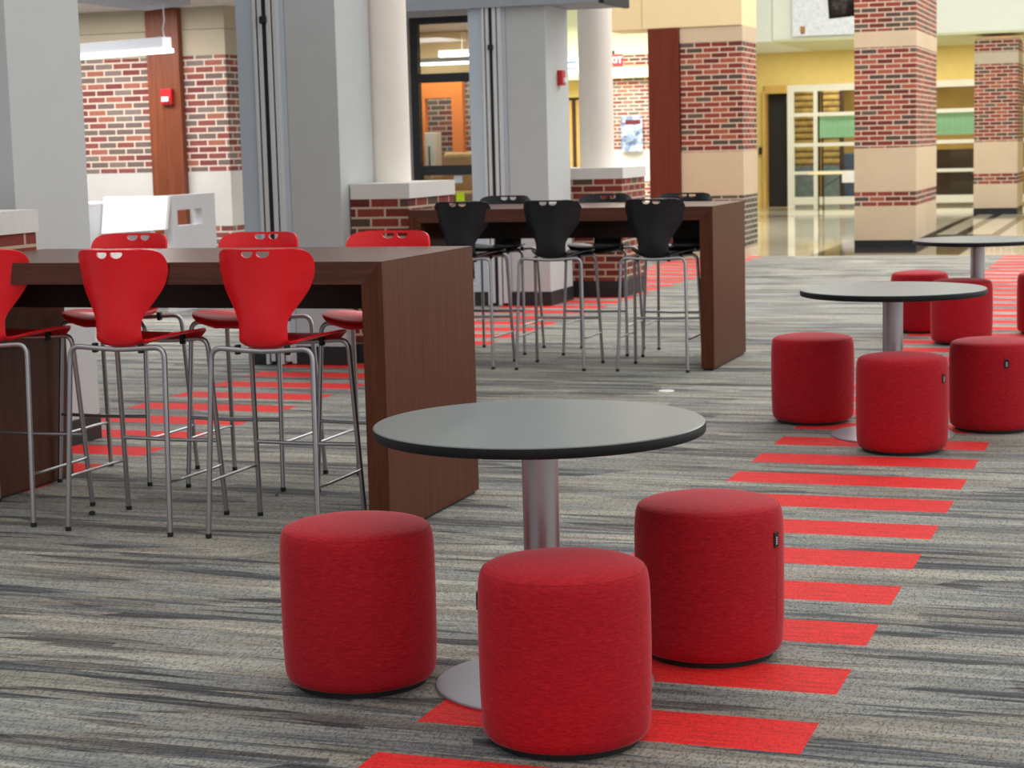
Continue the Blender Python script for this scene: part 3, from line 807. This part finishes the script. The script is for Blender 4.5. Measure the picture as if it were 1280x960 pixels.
dup(red, (-3.863, 7.61, 0), PI, 'red bar stool across the front table, middle of the far side', gr)
dup(red, (-3.225, 7.61, 0), PI, 'red bar stool across the front table beside its right end panel', gr)
blk = make_stool('black bar stool on the near side of the rear table, next to its right end', 'black', gb)
blk.location = (-3.087, 11.99, 0)
dup(blk, (-3.788, 11.99, 0), 0, 'black bar stool in the middle of the near side of the rear table', gb)
dup(blk, (-4.43, 12.01, 0), 0, 'black bar stool on the near side of the rear table, leftmost', gb)
dup(blk, (-4.49, 12.86, 0), PI, 'black bar stool across the rear table, leftmost on the far side', gb)
dup(blk, (-3.73, 12.86, 0), PI, 'black bar stool across the rear table, middle of the far side', gb)
dup(blk, (-3.14, 12.83, 0), PI, 'black bar stool across the rear table, rightmost on the far side', gb)

# ------------------------------------------------------------------ round tables
def round_table(label, x, y):
    t = thing('round_table', label, 'table', (x, y, 0), 0, 'round pedestal tables')
    b = new(); lathe(b, [(.02, .7065), (.448, .7065), (.4555, .709), (.457, .713), (.457, .731), (.4555, .7345)], 128)
    e = obj('edge_band', b, 'table_edge', None)
    b = new(); lathe(b, [(.02, .7346), (.4553, .7346), (.4515, .737), (0, .737)], 128)
    tp = obj('tabletop', b, 'table_top', t); smooth_angle(tp, 30); e.parent = tp; smooth_angle(e, 40)
    b = new(); lathe(b, [(.05, .022), (.05, .70)], 40); smooth_angle(obj('column', b, 'brushed', t))
    b = new(); lathe(b, [(.16, .688), (.16, .694), (.05, .7064)], 32); obj('mounting_plate', b, 'black', t)
    b = new(); lathe(b, [(.303, 0), (.305, .003), (.304, .0075), (.292, .0095), (.17, .015), (.075, .021), (.058, .03), (.051, .036)], 96); smooth_angle(obj('base_disc', b, 'base_metal', t), 40)
    return t
rt = round_table('round black topped pedestal table in the centre foreground', -1.5934, 4.8387)
dup(rt, (-1.2312, 9.4136, 0), 0, 'round pedestal table second from the camera, at right, among three red ottomans')
dup(rt, (-1.207, 13.83, 0), 0, 'round pedestal table furthest away, cut by the right photo edge')

# ------------------------------------------------------------------ ottomans
OG = 'red fabric ottomans'
def ottoman(label, x, y, tag_angle):
    t = thing('ottoman', label, 'ottoman', (x, y, 0), tag_angle, OG)
    R, H = .2175, .465
    prof = [(.176, .0155), (.189, .016), (.202, .0205), (.2098, .031), (.2135, .05), (.2165, .12), (.2178, .25), (.217, .358), (.2152, .403), (.2125, .423), (.209, .435), (.205, .442)]
    b = new(); lathe(b, prof, 96, cap=False); smooth_angle(obj('side_cover', b, 'fabric', t), 60)
    prof = [(.205, .4415), (.199, .4465), (.188, .4510), (.165, .4560), (.12, .4615), (.06, .4645), (0, .4655)]
    b = new(); lathe(b, prof, 96, cap=False); smooth_angle(obj('top_cover', b, 'fabric', t), 60)
    b = new()
    pts = [(.2045 * math.cos(a), .2045 * math.sin(a), .4415) for a in [2 * PI * k / 96 for k in range(97)]]
    tube(b, pts, .0011, 6); obj('seam', b, 'piping', t)
    b = new(); lathe(b, [(.184, 0), (.184, .016)], 64); obj('plinth', b, 'black', t)
    b = new(); tube(b, [(r_, .004, z) for r_, z in ((.2115, .04), (.2165, .12), (.2174, .2), (.2175, .3), (.2150, .397))], .0007, 6); obj('side_seam', b, 'piping', t)
    b = new(); box(b, .2155, .2205, -.012, .012, .335, .378, .0008, 1); tg = obj('label_tag', b, 'tag', t)
    b = new()
    for k in range(4): box(b, .2204, .2208, -.004, .005, .343 + k * .006, .347 + k * .006)
    obj('lettering', b, 'tag_mark', tg)
    return t
# tag angles are world angles of the side seam
ot = ottoman('red cylindrical ottoman at the front, nearest the camera', -1.389, 4.385, math.radians(195))
dup(ot, (-2.106, 4.736, 0), math.radians(95), 'red cylindrical ottoman left of the front round table')
dup(ot, (-1.219, 5.262, 0), math.radians(-16), 'red cylindrical ottoman right of the front round table with a black tag')
dup(ot, (-1.704, 9.822, 0), math.radians(95), 'red ottoman left of the second round table, without visible tag')
dup(ot, (-1.129, 8.965, 0), math.radians(-22), 'red ottoman in front of the second round table, tag at its right side')
dup(ot, (-.768, 9.70, 0), math.radians(-68), 'red ottoman at the right photo edge beside the second round table')
dup(ot, (-1.696, 14.505, 0), math.radians(95), 'red ottoman furthest left by the third round table, partly behind the second tabletop')
dup(ot, (-1.306, 13.70, 0), math.radians(95), 'red ottoman in front of the third round table, overlapped by the second tabletop')
dup(ot, (-.755, 14.43, 0), math.radians(95), 'dark red ottoman cut by the right photo edge beside the third table')

# small litter on the carpet
b = new(); lathe(b, [(0, 0), (.014, .004), (.012, .016), (0, .02)], 8, -4.0 - .19, 6.72); tag(obj('black_cap', b, 'black'), 'tiny black cap lying on the carpet between the red stool legs', 'litter')

b = new(); lathe(b, [(.048, 0), (.048, .003), (.044, .005), (0, .005)], 32, -2.767, 10.867); tag(obj('pale_disc', b, 'white'), 'small round white floor disc in the carpet between the two long tables', 'floor disc')  # pale disc for a white patch on the carpet
b = new(); lathe(b, [(0, 0), (.008, .002), (.008, .008), (0, .010)], 8, -3.606, 7.273); tag(obj('blue_scrap', b, 'navy'), 'tiny blue scrap on the carpet under the front bar table', 'litter')

# ------------------------------------------------------------------ light
W_ = bpy.data.worlds.new('world'); S.world = W_; W_.use_nodes = True
nt = W_.node_tree; bg = nt.nodes['Background']
tc = nt.nodes.new('ShaderNodeTexCoord'); sp = nt.nodes.new('ShaderNodeSeparateXYZ'); nt.links.new(tc.outputs['Generated'], sp.inputs[0])
def wm(op, a, b_):
    n = nt.nodes.new('ShaderNodeMath'); n.operation = op
    for i, v in enumerate((a, b_)):
        if isinstance(v, bpy.types.NodeSocket): nt.links.new(v, n.inputs[i])
        else: n.inputs[i].default_value = v
    return n.outputs[0]
dirv = wm('ADD', wm('MULTIPLY', sp.outputs[0], .30), wm('ADD', wm('MULTIPLY', sp.outputs[1], .10), wm('MULTIPLY', sp.outputs[2], .55)))
st = wm('MAXIMUM', wm('ADD', wm('MULTIPLY', dirv, .95), .62), .12)
nt.links.new(wm('MULTIPLY', st, 1.0), bg.inputs['Strength'])
mx = nt.nodes.new('ShaderNodeMix'); mx.data_type = 'RGBA'
cl = nt.nodes.new('ShaderNodeMath'); cl.operation = 'MULTIPLY_ADD'; cl.use_clamp = True; nt.links.new(dirv, cl.inputs[0]); cl.inputs[1].default_value = 1.2; cl.inputs[2].default_value = .55
nt.links.new(cl.outputs[0], mx.inputs[0]); mx.inputs[6].default_value = (.80, .90, 1.0, 1); mx.inputs[7].default_value = (1.0, .985, .95, 1)
nt.links.new(mx.outputs[2], bg.inputs['Color'])

def area(name, loc, size, sy, power, color=(1, 1, 1), rot=(0, 0, 0)):
    L = bpy.data.lights.new(name, 'AREA'); L.shape = 'RECTANGLE'; L.size = size; L.size_y = sy; L.energy = power; L.color = color
    o = bpy.data.objects.new(name, L); C.objects.link(o); o.location = loc; o.rotation_euler = rot
    return o
area('atrium_fill', (-1.5, 24, 7.5), 9, 14, 1150, (1, .985, .95))  # area light added overhead to brighten the far floor, no skylight seen
area('hall_side_fill', (7.5, 17, 3.6), 4, 16, 170, (1, .985, .95), (0, math.radians(75), 0))  # area light added for assumed windows, unseen, to brighten right-facing sides
area('corridor_lamp', (-8.5, 21.8, 2.9), 1.2, 1.2, 40, (1, .9, .75))
area('far_corridor_lamp', (-5, 38.3, 3.28), 6, 2, 170, (1, .95, .84))
area('storefront_lamp', (-5.5, 42.6, 2.88), 4, 2, 150, (1, .86, .6))
area('pendant_glow', (-8.5, 14.04, 2.29), 1.8, .1, 45, (1, .98, .96), (0, 0, math.atan2(-.41, 1.15)))
area('rear_corridor_lamp', (-9.5, 30.5, 3.6), 4, 3, 380, (1, .97, .88))
area('left_corridor_lamp', (-10.2, 15.9, 2.93), 2.4, 1.0, 110, (1, .97, .94))

# ------------------------------------------------------------------ camera
f, pitch, roll, h, yaw = 2343.4, .1269, -.0254, 1.4929, -.3321
cy, sy = math.cos(yaw), math.sin(yaw)
fw = Vector((sy * math.cos(pitch), cy * math.cos(pitch), -math.sin(pitch)))
rt_ = Vector((cy, -sy, 0)); up = rt_.cross(fw)
r2 = rt_ * math.cos(roll) + up * math.sin(roll); u2 = -rt_ * math.sin(roll) + up * math.cos(roll)
cam = bpy.data.cameras.new('camera'); co = bpy.data.objects.new('camera', cam); C.objects.link(co)
mt = Matrix(((r2.x, u2.x, -fw.x, 0), (r2.y, u2.y, -fw.y, 0), (r2.z, u2.z, -fw.z, h), (0, 0, 0, 1)))
co.matrix_world = mt
cam.sensor_width = 36; cam.lens = f * 36 / 1280; cam.clip_end = 200
cam.dof.use_dof = True; cam.dof.focus_distance = 5.6; cam.dof.aperture_fstop = 8.0
S.camera = co
S.view_settings.view_transform = 'Standard'; S.view_settings.look = 'None'
S.view_settings.gamma = 1; S.view_settings.use_curve_mapping = False; S.view_settings.exposure = 0.0
